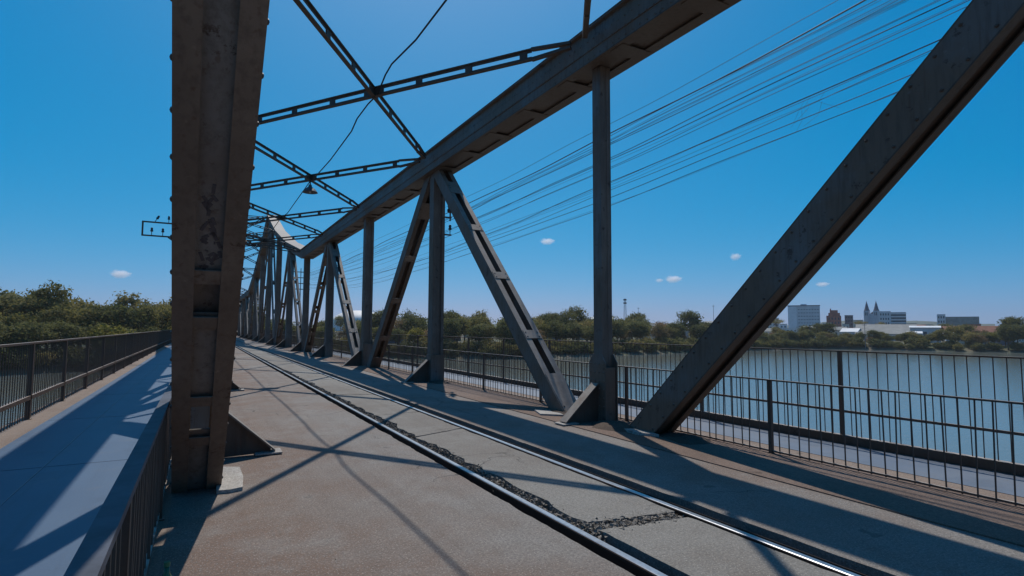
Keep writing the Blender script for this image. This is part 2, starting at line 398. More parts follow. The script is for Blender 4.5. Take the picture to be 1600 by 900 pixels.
# ---- loose rubble in the worn flangeway
b = MB(); rr = random.Random(3)
def chip(c, s):
    q = [Vector((rr.uniform(-1, 1), rr.uniform(-1, 1), rr.uniform(-.7, .8)))*s + Vector(c) for _ in range(4)]
    n = len(b.v); b.v += [tuple(z) for z in q]
    for f in ((0, 1, 2), (0, 3, 1), (1, 3, 2), (2, 3, 0)): b.f.append(tuple(n+i for i in f)); b.mi.append(0)
for _ in range(13000):
    y = rr.choice([rr.uniform(3.4, 9), rr.uniform(3.6, 15), rr.uniform(8, 24)]); w = .035+max(0, .03+edge_noise(y*.6, 3.0, .15))*.55
    xx = 2.665 + abs(rr.gauss(0, .8))*w
    chip((min(xx, 2.95), y, (-.03 if xx > 2.72 else -.085) + rr.random()*(.03 if xx > 2.72 else .06)), rr.uniform(.006, .026))
for _ in range(2200):
    u = rr.random(); chip((2.7+.85*u, 3.61-.12*u+rr.gauss(0, .06), -.05+rr.random()*.045), rr.uniform(.008, .03))
for _ in range(260):
    chip((rr.uniform(.4, 5.1), rr.uniform(1.5, 16), .002), rr.uniform(.003, .008))
tag(stuff(recalc(b.build('rubble', 'rubble'))), 'broken dark concrete crumbs along the worn edge of the rail', 'rubble')

# ---- rails
def rail(x, label, guard=False):
    r = thing('rail', label, 'rail', (0, 0, 0))
    h = MB(); h.prism([(x+.008, -.004), (x+.064, -.004), (x+.058, 0), (x+.014, 0)], 'y', YA, YB); h.build('rail_head', 'rail_head', r)
    h = MB(); h.prism([(x+.004, -.03), (x+.068, -.03), (x+.070, -.01), (x+.066, -.0045), (x+.006, -.0045), (x+.002, -.01)], 'y', YA, YB); h.build('rail_head_side', 'rail_web', r)
    w = MB(); w.box(x+.027, x+.045, YA, YB, -.12, -.031); w.build('rail_web', 'rail_web', r)
    if guard:
        g = MB(); g.prism([(x+.118, -.012), (x+.124, -.012), (x+.150, -.075), (x+.118, -.075)], 'y', YA, YB); g.build('guard_angle', 'rail_web', r)
rail(RL, 'shiny steel rail beside the crumbling slab edge, on the side of the blue walkway')
rail(RR, 'shiny steel rail with guard angle beside it, on the side of the town', True)

# ------------------------------------------------------------------ the truss bridge
br = thing('truss_bridge', 'old riveted grey and rust brown steel truss railway bridge over the river', 'bridge')
def rivet_row(b, pts, nrm, r=.019):
    nrm = Vector(nrm).normalized(); a = nrm.orthogonal().normalized(); c = nrm.cross(a)
    for p_ in pts:
        p_ = Vector(p_); n = len(b.v)
        for rad, hh in ((r, 0), (r*.72, r*.55)):
            for k in range(6):
                t = k*math.pi/3; b.v.append(tuple(p_ + (a*math.cos(t)+c*math.sin(t))*rad + nrm*hh))
        b.v.append(tuple(p_+nrm*r*.8))
        for k in range(6):
            b.f.append((n+k, n+(k+1) % 6, n+6+(k+1) % 6, n+6+k)); b.mi.append(0)
            b.f.append((n+6+k, n+6+(k+1) % 6, n+12)); b.mi.append(0)

def member_frame(a, c):
    a = Vector(a); c = Vector(c); d = (c-a).normalized(); X = Vector((1, 0, 0)); n = X.cross(d)
    if n.z < 0: n = -n
    return a, c, d, n
def diagonal(xt, kb, kt, heavy=False, battens=True):
    """member from bottom node kb to top node kt"""
    w, dp = (.41, .36) if heavy else (.40, .32)
    a, c, d, n = member_frame((xt, YN(kb), ZB), (xt, YN(kt), ztop(kt)-CH/2)); L = (c-a).length; X = Vector((1, 0, 0))
    m = MB()
    for sgn in (-1, 1):                                       # two channels back to back: web plate and two flanges
        m.cur = 0
        m.bar(a+X*sgn*(w/2-.011), c+X*sgn*(w/2-.011), X, .022, dp)
        m.cur = 1
        fl = .125
        for s2 in (-1, 1):
            m.cur = 1 if (s2 > 0 or heavy) else 3  # lower flange takes the darker steel, its underside shade put into the colour
            m.bar(a+X*sgn*(w/2-fl/2-.0005)+n*s2*(dp/2+.0085), c+X*sgn*(w/2-fl/2-.0005)+n*s2*(dp/2+.0085), X, fl+.003, .016)
    if heavy:
        m.cur = 2
        def seg(u0, u1): m.bar(a+d*u0-n*(dp/2-.04), a+d*u1-n*(dp/2-.04), X, w-.05, .012)
        # web plate, left out in two hand holes near the deck
        if xt < 3:
            seg(.1, 2.62); seg(2.95, 4.03); seg(4.34, L); m.bar(a+d*3.5-n*(dp/2-.11), a+d*4.9-n*(dp/2-.11), X, w-.05, .012)
        else: seg(.1, L)
    o = m.build('diagonal', ['steel', 'steel_brown' if xt < 3 else 'steel_dark', 'steel_web' if xt < 3 else 'steel_dark'], br) if heavy else m.build('diagonal', ['steel', 'steel_brown', 'steel_web', 'steel_dark'], br); recalc(o)
    if heavy:
        r = MB()
        for sgn in (-1, 1):
            pts = [a+d*(1.6+i*.29)+X*sgn*(w/2) for i in range(int((L-1.8)/.29))]
            for s2 in (-1, 1): rivet_row(r, [q+n*s2*(dp/2-.045)+d*.1*s2 for q in pts], X*sgn, .02)
        o2 = stuff(r.build('rivets', 'steel_dark', o)); recalc(o2)
        for u in ((2.5, 3.06, 3.97, 4.41) if xt < 3 else ()):
            e = MB(); e.bar(a+d*(u-.06)-n*(dp/2+.004), a+d*(u+.06)-n*(dp/2+.004), X, w-.245, .01); recalc(e.build('batten_plate', 'steel_brown', o))
        if xt < 3 and kt == 0:                                # dark sprayed scrawl on the web plate
            g = MB(); org = a-n*(dp/2-.032)
            def st(*uv):
                for (u0, v0), (u1, v1) in zip(uv, uv[1:]): g.bar(org+d*u0+X*v0, org+d*u1+X*v1, n, .003, .02)
            gr = random.Random(8)
            for _ in range(34):
                u0 = gr.uniform(4.47, 5.08); hw = .062*min(1, (5.12-u0)/.35); v0 = gr.uniform(-hw, hw)
                st((u0, v0), (u0+gr.uniform(-.07, .07), max(-.075, min(.075, v0+gr.uniform(-.035, .035)))))
            recalc(g.build('graffiti', 'spray', o))
    else:
        n_b = 5; mm = MB()
        for i in range(n_b):
            for s2 in (-1, 1):
                u0 = 1.45 if (i == 0) else 1.45 + (L-3.0)*i/(n_b-1); ln = (1.7 if i == 0 else .6) if i in (0, n_b-1) else .24
                q = MB() if battens else mm
                q.bar(a+d*(u0-ln/2-(.35 if i == 0 else 0))+n*s2*(dp/2+.0225), a+d*(u0+ln/2)+n*s2*(dp/2+.0225), X, w-.03, .012)
                if battens: recalc(q.build('batten_plate', 'steel_brown', o))
        if not battens: stuff(recalc(mm.build('batten_plates', 'steel_brown', o)))
        if battens:
            r = MB()
            for i in range(n_b):
                u0 = 1.45 + (L-3.0)*i/(n_b-1)
                for s2 in (-1, 1):
                    for sx in (-1, 1):
                        rivet_row(r, [a+d*(u0+q)+n*s2*(dp/2+.0285)+X*sx*(w/2-.06) for q in (-.06, .06)], n*s2, .018)
            recalc(stuff(r.build('rivets', 'steel_dark', o)))
    return o
def post(xt, k):
    thin = (k == 1 or k == -1)
    wx, wy = (.21, .21) if thin else ((.34, .33) if k < 6 else (.42, .40))
    y = YN(k); z1 = ztop(k)-CH+.02; m = MB(); sgn = 1 if xt > 3 else -1
    for s2 in (-1, 1): m.box(xt+s2*wx/2-.009, xt+s2*wx/2+.009, y-wy/2, y+wy/2, -.9, z1)       # flanges
    rec = .012 if thin else .05
    m.cur = 1
    for s3 in (-1, 1): m.box(xt-wx/2+.0095, xt+wx/2-.0095, y+s3*(wy/2-rec)-.006, y+s3*(wy/2-rec)+.006, -.9, z1)   # side plates, set back
    for s2 in (-1, 1):
        for s3 in (-1, 1): m.box(xt+s2*(wx/2-.045)-.035, xt+s2*(wx/2-.045)+.035, y+s3*(wy/2-.004)-.004, y+s3*(wy/2-.004)+.003, -.9, z1)
    o = m.build('post', ['steel', 'steel_brown'], br); recalc(o)
    if -1 <= k <= 12:
        if k % 2:                                            # gusset plates where the diagonals come down
            g = MB(); w2 = .44 if thin else .56
            for s2 in (-1, 1):
                xx = xt+s2*(wx/2+.0175)
                g.prism([(y-w2/2, -.3), (y+w2/2, -.3), (y+w2/2, .98), (y+w2/2-.1, 1.12), (y-w2/2+.1, 1.12), (y-w2/2, .98)], 'x', xx-.007, xx+.007)
            g.box(xt-wx/2, xt+wx/2, y-w2/2+.03, y+w2/2-.03, -.3, .9)
            gp = recalc(g.build('gusset_plate', 'steel', o))
            if k <= 5 and xt > 3:
                r = MB(); xx = xt-wx/2-.0245
                for zz in (.12, .26, .4, .54, .68, .82, .96):
                    rivet_row(r, [(xx, y+q, zz) for q in (-w2/2+.045, -.06, .06, w2/2-.045)], (-1, 0, 0), .017)
                recalc(stuff(r.build('rivets', 'steel', gp)))
        else:
            g = MB(); g.box(xt-wx/2-.03, xt+wx/2+.03, y-wy/2-.025, y+wy/2+.025, -.3, .78); recalc(g.build('base_casing', 'steel_brown' if k != 2 else 'steel', o))
        # knee plate towards the track with a flange on its slope
        s3 = -sgn; x0 = xt+s3*wx/2; q = MB()
        q.prism([(x0+s3*.02, .0), (x0+s3*.68, .02), (x0+s3*.68, .07), (x0+s3*.1, .60), (x0+s3*.02, .60)], 'y', y-.01, y+.01)
        kn = recalc(q.build('knee_plate', 'steel_dark', o))
        q = MB(); q.bar((x0+s3*.72, y, .045), (x0+s3*.07, y, .635), (0, 1, 0), .19, .018)
        recalc(q.build('knee_flange', 'steel', o))
        q = MB(); q.box(min(x0+s3*.5, x0+s3*.80), max(x0+s3*.5, x0+s3*.80), y-.13, y+.14, .0125, .03); q.build('base_plate', 'pad', o)
    return o
def chord(xt, k):
    a = Vector((xt, YN(k), ztop(k))); c = Vector((xt, YN(k+1), ztop(k+1))); X = Vector((1, 0, 0))
    d = (c-a).normalized(); n = X.cross(d); n = n if n.z > 0 else -n
    e = .0 if ztop(k) == ztop(k+1) else .06
    a = a-d*e; c = c+d*e; m = MB()
    for s2 in (-1, 1):
        m.cur = 0; m.bar(a+X*s2*(CW/2-.012)-n*(CH/2), c+X*s2*(CW/2-.012)-n*(CH/2), X, .024, CH)
        m.cur = 1; m.bar(a+X*s2*(CW/2-.095)-n*(CH+.001), c+X*s2*(CW/2-.095)-n*(CH+.001), X, .2, .018)  # bottom flanges in darker steel, shade under the chord painted in
        m.cur = 0; m.bar(a+X*s2*(CW/2+.036)-n*(.012), c+X*s2*(CW/2+.036)-n*(.012), X, .07, .018)
        m.bar(a+X*s2*(CW/2+.009)-n*.28, c+X*s2*(CW/2+.009)-n*.28, X, .012, .2)
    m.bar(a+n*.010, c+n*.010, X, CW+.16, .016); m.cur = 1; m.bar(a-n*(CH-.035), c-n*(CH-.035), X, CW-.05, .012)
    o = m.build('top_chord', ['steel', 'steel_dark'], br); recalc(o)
    L = (c-a).length
    if xt > 3 and -1 <= k <= 4:
        r = MB()
        for uu in (.05, .21, .36, .51): rivet_row(r, [a-X*(CW/2+(.0155 if uu in (.21, .36) else .0005))-n*uu+d*(.1+j*.16) for j in range(int(L/.16))], -X, .016)
        recalc(stuff(r.build('rivets', 'steel', o)))
    if k < 8:
        for i in range(5):
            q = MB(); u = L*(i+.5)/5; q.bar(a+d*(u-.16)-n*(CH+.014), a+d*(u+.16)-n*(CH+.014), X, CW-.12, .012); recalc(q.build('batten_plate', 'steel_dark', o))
    return o
def brace(p0, p1, parts):
    """laced brace: two flat bars one above the other with batten plates between"""
    a = Vector(p0); c = Vector(p1); d = (c-a).normalized(); L = (c-a).length; sd = d.cross(Vector((0, 0, 1))).normalized(); u = sd.cross(d); u = u if u.z > 0 else -u
    m = MB(); off = .095
    for s2 in (-1, 1):
        m.bar(a+d*1.0+u*s2*off, c-d*1.0+u*s2*off, sd, .085, .02); m.bar(a+d*1.0+u*s2*(off-.022), c-d*1.0+u*s2*(off-.022), sd, .014, .07)
        m.bar(a+d*.25+u*s2*.04, a+d*1.0+u*s2*off, sd, .085, .05); m.bar(c-d*.25+u*s2*.04, c-d*1.0+u*s2*off, sd, .085, .05)
    o = recalc(m.build('sway_brace', 'steel_dark', br))
    nb = max(4, int(L/1.05)); mm = MB()
    for i in range(1, nb):
        t = L*i/nb
        if abs(t-L/2) < .25: continue
        q = MB() if parts else mm; q.bar(a+d*(t-.075), a+d*(t+.075), sd, .028, .2)
        if parts: recalc(q.build('batten_plate', 'steel_dark', o))
    q = MB() if parts else mm; q.bar(a+d*(L/2-.26), a+d*(L/2+.26), sd, .03, .19)
    if parts: recalc(q.build('batten_plate', 'steel_dark', o))
    else: stuff(recalc(mm.build('batten_plates', 'steel_dark', o)))
    return o
for k in range(KMIN, KMAX+1):
    for xt in (XL, XR):
        post(xt, k)
        if k < KMAX:
            chord(xt, k)
            top, bot = (k, k+1) if k % 2 == 0 else (k+1, k)
            near = (k in (0, -1))
            diagonal(xt, bot, top, near, battens=(1 <= k <= 6 and xt == XR))
    if k < KMAX:
        za, zb = ztop(k)-.15, ztop(k+1)-.15
        brace((XR-CW/2, YN(k), za), (XL+CW/2, YN(k+1), zb), 0 <= k <= 4)
        brace((XL+CW/2, YN(k), za+.0), (XR-CW/2, YN(k+1), zb), 0 <= k <= 4)
for k in (8, 24):                                        # portal struts at the towers and the piers below
    if k >= KMIN:
        for z in (12.75, 10.4, 7.4): brace((XR-.17, YN(k), z), (XL+.17, YN(k), z), False)
        for za, zb in ((12.6, 10.5), (10.5, 12.6), (10.3, 7.5), (7.5, 10.3)): brace((XR-.17, YN(k), za), (XL+.17, YN(k), zb), False)
    q = MB(); yc = YN(k)
    q.prism([(-1.2, -14), (7.2, -14), (6.8, -1.75), (-.8, -1.75)], 'y', yc-1.1, yc+1.1); q.box(-1.3, 7.3, yc-1.5, yc+1.5, -1.74, -1.3)
    tag(recalc(q.build('bridge_pier', 'pier')), ['concrete pier under the peaked tower closest to the hanging lamp', 'concrete pier under the peaked tower at the wooded far bank'][(k-8)//16], 'pier')
for xt in (XL, XR):
    q = MB(); q.box(xt-.27, xt+.27, YA, YB, -1.3, -.78); recalc(q.build('bottom_chord', 'steel_brown', br))
for k in range(KMIN, KMAX+1):
    q = MB(); q.box(XL+.28, XR-.28, YN(k)-.15, YN(k)+.15, -1.1, -.345); q.build('floor_beam', 'steel_brown', br)
    q = MB()
    q.prism([(-2.6, -.21), (XL-.28, -.21), (XL-.28, -.85)], 'y', YN(k)-.06, YN(k)+.06); q.prism([(8.7, -.37), (XR+.28, -.37), (XR+.28, -.95)], 'y', YN(k)-.06, YN(k)+.06)
    recalc(q.build('walkway_bracket', 'steel_brown', br))
def insul(parent, p_, s=1.0, up_=True):
    q = MB(); z = 1 if up_ else -1
    q.lathe([(.0, 0), (.014, 0), (.014, .14*z), (.05, .15*z), (.058, .2*z), (.035, .22*z), (.05, .26*z), (.036, .31*z), (0, .33*z)], (0, 0, 0), 10)
    q.v = [(a*s, b_*s, c*s) for a, b_, c in q.v]
    return recalc(q.build('insulator', 'insulator', parent, p_, True))
# wire bracket standing out from the chord over the blue walkway
yb = YN(4)
q = MB()
for z in (5.80, 6.44): q.box(-2.56, -.34, yb-.03, yb+.03, z-.032, z+.032)
q.box(-2.56, -2.49, yb-.028, yb+.028, 5.833, 6.407); q.bar((-1.5, yb, 5.77), (-.33, yb, 4.9), (0, 1, 0), .05, .05)
bk = recalc(q.build('wire_bracket', 'steel_dark', br))
insul(bk, (-2.05, yb, 6.472), 1.05).rotation_euler = (0, .5, 0); insul(bk, (-1.5, yb, 6.472), 1.0); insul(bk, (-2.16, yb, 5.832), 1.1); insul(bk, (-1.72, yb, 5.832), 1.1); insul(bk, (-1.28, yb, 5.832), 1.1); insul(bk, (-.95, yb, 6.472), 1.0)
# small insulator brackets on the outer face of two posts of the other truss
for k, zz in ((2, (5.35, 4.82, 4.3)), (4, (4.9, 4.4))):
    q = MB()
    for z in zz: q.box(XR+.18, XR+.42, YN(k)-.1, YN(k)-.05, z-.02, z+.02)
    bk = recalc(q.build('wire_bracket', 'steel_dark', br))
    for i, z in enumerate(zz): insul(bk, (XR+.38, YN(k)-.075, z+.02-.12*(i % 2)), 1.7 if i == 1 else .9)
# frames that carry the wire bundle on the outside of the right truss
WIRES = [(9.45, 7.12, .0004, .008), (9.5, 6.86, .0006, .021), (9.62, 6.82, .0006, .010), (9.7, 6.72, .00065, .008), (9.8, 6.66, .0007, .008), (9.35, 6.50, .0007, .009), (9.9, 6.42, .0008, .007), (9.5, 6.10, .0009, .013), (9.65, 6.02, .0009, .009), (9.4, 5.82, .0010, .008), (9.75, 5.62, .0011, .007), (9.5, 5.44, .0012, .013), (9.55, 5.32, .00125, .009), (9.45, 5.08, .0013, .011), (9.6, 4.93, .0014, .010)]
rx_ = random.Random(77)
for i_ in range(9):
    z_ = rx_.uniform(5.0, 7.0); WIRES.append((rx_.uniform(9.3, 9.95), z_, .0004+(7.1-z_)*.00045, rx_.uniform(.0045, .0065)))
WS = .735
YC = (YN(0)+YN(6))/2
for k in (0, 6):
    q = MB()
    for z in (4.55, 5.0, 5.45, 5.9): q.box(XR+.2, 7.45, YN(k)-.03, YN(k)+.03, z-.03, z+.03)
    for xx in (6.75, 7.38): q.box(xx-.025, xx+.025, YN(k)+.032, YN(k)+.07, 3.7, 6.2)
    recalc(q.build('wire_frame', 'steel_dark', br))
for i, (xx, z, kk, rad) in enumerate(WIRES):
    xx *= WS; z = H+(z-H)*WS; kk /= WS; rad *= .5
    zc = z - kk*(11.7*WS-YC)**2; pts = []; rw = random.Random(i*7+1); ph = rw.uniform(0, 6)
    for j in range(61):
        y = YN(0)+(YN(6)-YN(0))*j/60; pts.append((xx+.06*math.sin(y*.15+ph)+.02*math.sin(y*.9+ph*2), y, zc+kk*(y-YC)**2+.035*math.sin(y*.3+ph)+.012*math.sin(y*1.2+ph*3)))
    q = MB(); q.tube(pts, rad, 5)
    thick = rad > .009
    tag(q.build('overhead_wire', 'wire', smooth=True), 'thickest dark twisted wire in the bundle outside the truss' if thick else 'thin overhead wire of the bundle strung along the outside of the truss', 'wire', None if thick else 'overhead wires beside the bridge')
# tangled scraps on the wires
q = MB(); rw = random.Random(5)
for (yy, zz) in ((4.4, 4.56),):
    for _ in range(6):
        a = Vector((6.98, yy+rw.uniform(-.3, .3), zz+rw.uniform(-.08, .1))); q.tube([a, a+Vector((rw.uniform(-.1, .1), rw.uniform(-.15, .15), -.12)), a+Vector((rw.uniform(-.15, .15), rw.uniform(-.25, .25), -.22-rw.random()*.1))], .0016, 4)
tag(stuff(q.build('kite_string', 'wire')), 'tangle of fine string caught on the wire bundle', 'string')
# centre cable and lamp
pts = [(3.02, -8, 6.75), (3.0, -.5, 6.85), (3.02, 3.7, 6.62), (3.04, 7.53, 6.47), (3.04, 8.88, 6.48), (3.04, 10.28, 6.645), (3.04, 10.7, 6.60), (3.05, 11.3, 6.42), (3.04, 12.0, 6.47), (3.04, 13.0, 6.47), (3.03, 13.5, 6.32), (3.03, 16, 6.28), (3.03, 18.8, 6.38), (3.0, 19.2, 6.40), (3.02, 24.9, 6.355), (3.0, 27, 6.5), (3.0, 34.6, 6.45), (3, 42.3, 7.2)]
q = MB(); q.tube(pts, .017, 6); tag(q.build('overhead_cable', 'cable', smooth=True), 'dark kinked cable hung along the middle of the bridge under the crossed braces', 'cable')
lp = thing('pendant_lamp', 'grey bell shaped lamp hanging from a crossing of the overhead braces', 'lamp', (3.0, 19.17, 6.08))
q = MB(); q.lathe([(.02, .2), (.05, .19), (.06, .12), (.16, .05), (.235, -.05), (.25, -.07), (.24, -.066), (.15, .03), (.04, .1)], (0, 0, 0), 18); recalc(q.build('lamp_shade', 'lamp_shade', lp, smooth=True))
q = MB(); q.tube([(0, 0, .19), (0, 0, .33)], .02, 8); q.build('lamp_stem', 'cable', lp)
q = MB(); q.lathe([(.0, -.09), (.03, -.08), (.04, -.04), (.03, .02), (.02, .08)], (0, 0, 0), 10); recalc(q.build('bulb', 'bulb_glass', lp, smooth=True))
# concrete pads by the truss foot
def pad(poly, z0, z1, label):
    q = MB(); n = len(poly); mx = sum(a for a, _ in poly)/n; my = sum(c for _, c in poly)/n
    q.prism(poly, 'z', z0, z1); return tag(recalc(q.build('concrete_pad', 'pad')), label, 'concrete pad')
pad([(.19, 5.95), (.3, 5.93), (.41, 5.97), (.44, 6.4), (.43, 6.83), (.28, 6.92), (.2, 6.8)], .0005, .035, 'pale broken concrete pad at the foot of the brown diagonal beside the blue walkway')
pad([(5.58, 6.28), (5.76, 6.02), (5.78, 6.75), (5.62, 6.62)], .0125, .05, 'pale concrete chip at the foot of the diagonal on the town side')
pad([(5.32, 8.5), (5.62, 8.2), (5.76, 8.75), (5.5, 9.0)], .0125, .04, 'pale concrete patch between a post foot and a laced diagonal')

def mound(x, y, rx, ry, hh, label, z0=.0125):
    q = MB(); n, mr_ = 18, 5; q.v.append((x, y, z0+hh))
    for j in range(1, mr_+1):
        for i in range(n):
            t = 2*math.pi*i/n; u = j/mr_; w = u*(1+.35*noise.noise(Vector((math.cos(t)*1.7+x, math.sin(t)*1.7+y, 2))))
            q.v.append((x+math.cos(t)*rx*w, y+math.sin(t)*ry*w, z0+hh*(1-u*u)*(.8+.5*noise.noise(Vector((x*3+i*.7, y+j*1.1, 5)))) - (.006 if j == mr_ else 0)))
    for i in range(n): q.f.append((0, 1+i, 1+(i+1) % n)); q.mi.append(0)
    for j in range(mr_-1):
        for i in range(n): q.f.append((1+j*n+i, 1+(j+1)*n+i, 1+(j+1)*n+(i+1) % n, 1+j*n+(i+1) % n)); q.mi.append(0)
    tag(recalc(q.build('dirt_mound', 'dirt', smooth=True)), label, 'dirt')
mound(5.75, 6.9, .38, .5, .10, 'dark earth heaped between the slim post and the heavy diagonal')
mound(6.0, 5.75, .3, .45, .07, 'dark earth in front of the heavy diagonal foot on the town side')
mound(5.9, 8.6, .35, .6, .07, 'brown earth round the foot of the first laced diagonal')
mound(5.95, 14.9, .3, .5, .06, 'brown earth round the foot of the second post on the town side')
# ------------------------------------------------------------------ railings
def railing(x, zb, zt, label, y0, y1, near0, near1, post_y, post_step, rails, bar_w=(.014, .014), pw=.065, bar_bot=None, phase=0.0, topm='railing_steel'):
    t = thing('railing', label, 'railing', (x, 0, zb)); Hh = zt-zb
    for (z0, z1, w, nm) in rails:
        q = MB(); q.box(-w/2, w/2, y0, y1, z0-zb, z1-zb); q.build(nm, topm if nm == 'top_rail' else 'railing_steel', t)
    pm = MB(); pm.box(-pw/2, pw/2, -pw/2, pw/2, .0, Hh-.004); pm.box(-pw*.8, pw*.8, -pw*.8, pw*.8, -.003, .012); pme = pm.mesh('railing_post', 'railing_steel')
    y = post_y
    while y-post_step > y0: y -= post_step
    far = MB(); pys = []
    while y < y1:
        pys.append(y)
        if near0-3 < y < near1+40: link('railing_post', pme, t, (0, y, 0))
        else: far.box(-pw/2, pw/2, y-pw/2, y+pw/2, 0, Hh-.004)
        y += post_step
    bb = (bar_bot if bar_bot is not None else zb+.02)-zb
    variants = []
    rb = random.Random(int(x*10))
    for v in range(5):
        q = MB(); a = rb.uniform(-.012, .012); c = rb.uniform(-.008, .008); q.hexa([(-bar_w[0]/2+c, -bar_w[1]/2+a, bb), (bar_w[0]/2+c, -bar_w[1]/2+a, bb), (bar_w[0]/2+c, bar_w[1]/2+a, bb), (-bar_w[0]/2+c, bar_w[1]/2+a, bb),
            (-bar_w[0]/2, -bar_w[1]/2, Hh-.002), (bar_w[0]/2, -bar_w[1]/2, Hh-.002), (bar_w[0]/2, bar_w[1]/2, Hh-.002), (-bar_w[0]/2, bar_w[1]/2, Hh-.002)]); variants.append(q.mesh('bar', 'railing_steel'))
    y = y0+phase; cnt = 0
    while y < y1:
        if min(abs(y-p_) for p_ in pys) > .05:
            if near0 < y < near1 and cnt < 295: link('bar', rb.choice(variants), t, (0, y, 0)); cnt += 1
            else: far.box(-bar_w[0]/2, bar_w[0]/2, y-bar_w[1]/2, y+bar_w[1]/2, bb, Hh-.002)
        y += .135
    stuff(far.build('far_bars', 'railing_steel', t))
    return t
YE = 150
railing(6.27, -.0, .915, 'rusty railing between the truss and the town side walkway', -14, YE, .8, 22, 4.6, 2.7, [(.902, .92, .045, 'top_rail'), (.03, .05, .025, 'bottom_rail')], (.011, .011), .045)
railing(8.52, -.16, 1.225, 'tall outer railing of the town side walkway, in front of open water', -14, YE, 2, 26, 5.03, 2.7, [(1.21, 1.23, .045, 'top_rail'), (.305, .34, .03, 'middle_rail'), (-.155, -.03, .09, 'bottom_rail')], (.010, .010), .05, -.04)
railing(-2.45, 0, 1.275, 'tall outer railing of the blue walkway, in front of the wooded bank', -14, YE, 5.5, 30, 12.14, 2.65, [(1.25, 1.282, .055, 'top_rail'), (.33, .395, .06, 'middle_rail')], (.012, .012), .06, .02)
railing(-.24, -.0, .905, 'dark railing between the truss and the blue walkway, with a bottle at its foot', -14, YE, 1.0, 12, 5.4, 2.7, [(.885, .917, .075, 'top_rail'), (.03, .06, .03, 'bottom_rail')], (.016, .03), .06, topm='blue_rail')
bt = thing('bottle', 'small green bottle standing at the foot of the dark railing', 'bottle', (-.11, 3.72, .0))
q = MB(); q.lathe([(.0, .002), (.03, .002), (.034, .015), (.034, .13), (.03, .155), (.014, .19), (.013, .22), (0, .22)], (0, 0, 0), 14); recalc(q.build('bottle_body', 'bottle', bt, smooth=True))
q = MB(); q.lathe([(0, .245), (.016, .245), (.016, .2205), (0, .2205)], (0, 0, 0), 12); recalc(q.build('bottle_cap', 'bottle_cap', bt))

# ------------------------------------------------------------------ trees
def tree_mesh(seed, h, rx, rz, zc, nclump, nleaf, ls, leafm, flat=0.0, spread=.16):
    rg = random.Random(seed); tk = MB(); th = zc-rz*.25
    lean = (rg.uniform(-.6, .6), rg.uniform(-.6, .6))
    tk.tube([(0, 0, -.6), (lean[0]*.2, lean[1]*.2, th*.35), (lean[0]*.6, lean[1]*.6, th*.75), (lean[0], lean[1], th+rz*.6)], [h*.026, h*.02, h*.014, h*.005], 7)
    cl = []
    for i in range(nclump):
        while True:
            p_ = Vector((rg.uniform(-1, 1), rg.uniform(-1, 1), rg.uniform(-1, 1)))
            l = p_.length
            if .35 < l < 1 and not (p_.z < -.55 and l > .8): break
        p_ = p_/l*(l**.5); bumpy = .78+.42*noise.noise(p_*2.1+Vector((seed, 0, 0)))
        if flat: p_.z = p_.z*(1-flat)+flat*.5
        cl.append(Vector((p_.x*rx*bumpy+lean[0], p_.y*rx*bumpy+lean[1], zc+p_.z*rz*bumpy)))
    for i in range(7):
        c = cl[i*len(cl)//7]; s0 = Vector((lean[0]*.6, lean[1]*.6, th*rg.uniform(.55, .95)))
        tk.tube([s0, (s0+c)/2+Vector((0, 0, .4)), c], [h*.011, h*.007, h*.003], 5)
    lv = MB()
    for c in cl:
        cs = rg.uniform(.7, 1.35)*spread*rx*2
        for _ in range(nleaf):
            o = Vector((rg.gauss(0, 1), rg.gauss(0, 1), rg.gauss(0, .6)))*cs*.5; q = c+o
            nrm = (o.normalized()*.6 + Vector((rg.gauss(0, .6), rg.gauss(0, .6), rg.gauss(.5, .5)))).normalized(); a = nrm.orthogonal().normalized(); a.rotate(Matrix.Rotation(rg.uniform(0, 6.28), 3, nrm)); d = nrm.cross(a)
            s1 = ls*rg.uniform(.6, 1.4); s2 = s1*rg.uniform(.45, .8)
            lv.quad(q-a*s1*.5, q-d*s2*.5, q+a*s1*.5, q+d*s2*.5)
    return tk.mesh('trunk', 'trunk'), lv.mesh('crown', leafm), h
KINDS = {
 'dark': (tree_mesh(1, 14, 5.2, 5.0, 8.8, 85, 42, .62, 'leaf_dark'), 'rounded dark green tree'),
 'dark2': (tree_mesh(2, 12, 5.8, 4.2, 7.2, 90, 42, .6, 'leaf_dark'), 'broad dark green tree'),
 'mid': (tree_mesh(3, 12, 5.4, 4.6, 7.2, 85, 42, .6, 'leaf_mid'), 'rounded olive green tree'),
 'mid2': (tree_mesh(4, 15, 4.6, 5.6, 9.2, 80, 42, .58, 'leaf_mid'), 'tall olive green tree'),
 'bright': (tree_mesh(5, 9.5, 4.4, 3.8, 5.6, 75, 44, .55, 'leaf_bright'), 'yellow green bushy tree'),
 'dry': (tree_mesh(6, 11, 4.8, 4.2, 6.8, 70, 30, .5, 'leaf_dry'), 'brownish sparse tree'),
 'acacia': (tree_mesh(7, 17, 6.0, 3.6, 13.2, 48, 26, .5, 'leaf_mid', .55, .15), 'tall flat topped airy tree'),
 'bush': (tree_mesh(8, 5.0, 3.6, 2.4, 2.4, 55, 40, .5, 'leaf_mid'), 'low olive bush'),
 'bushd': (tree_mesh(9, 5.0, 3.4, 2.2, 2.2, 55, 40, .5, 'leaf_dark'), 'low dark bush')}
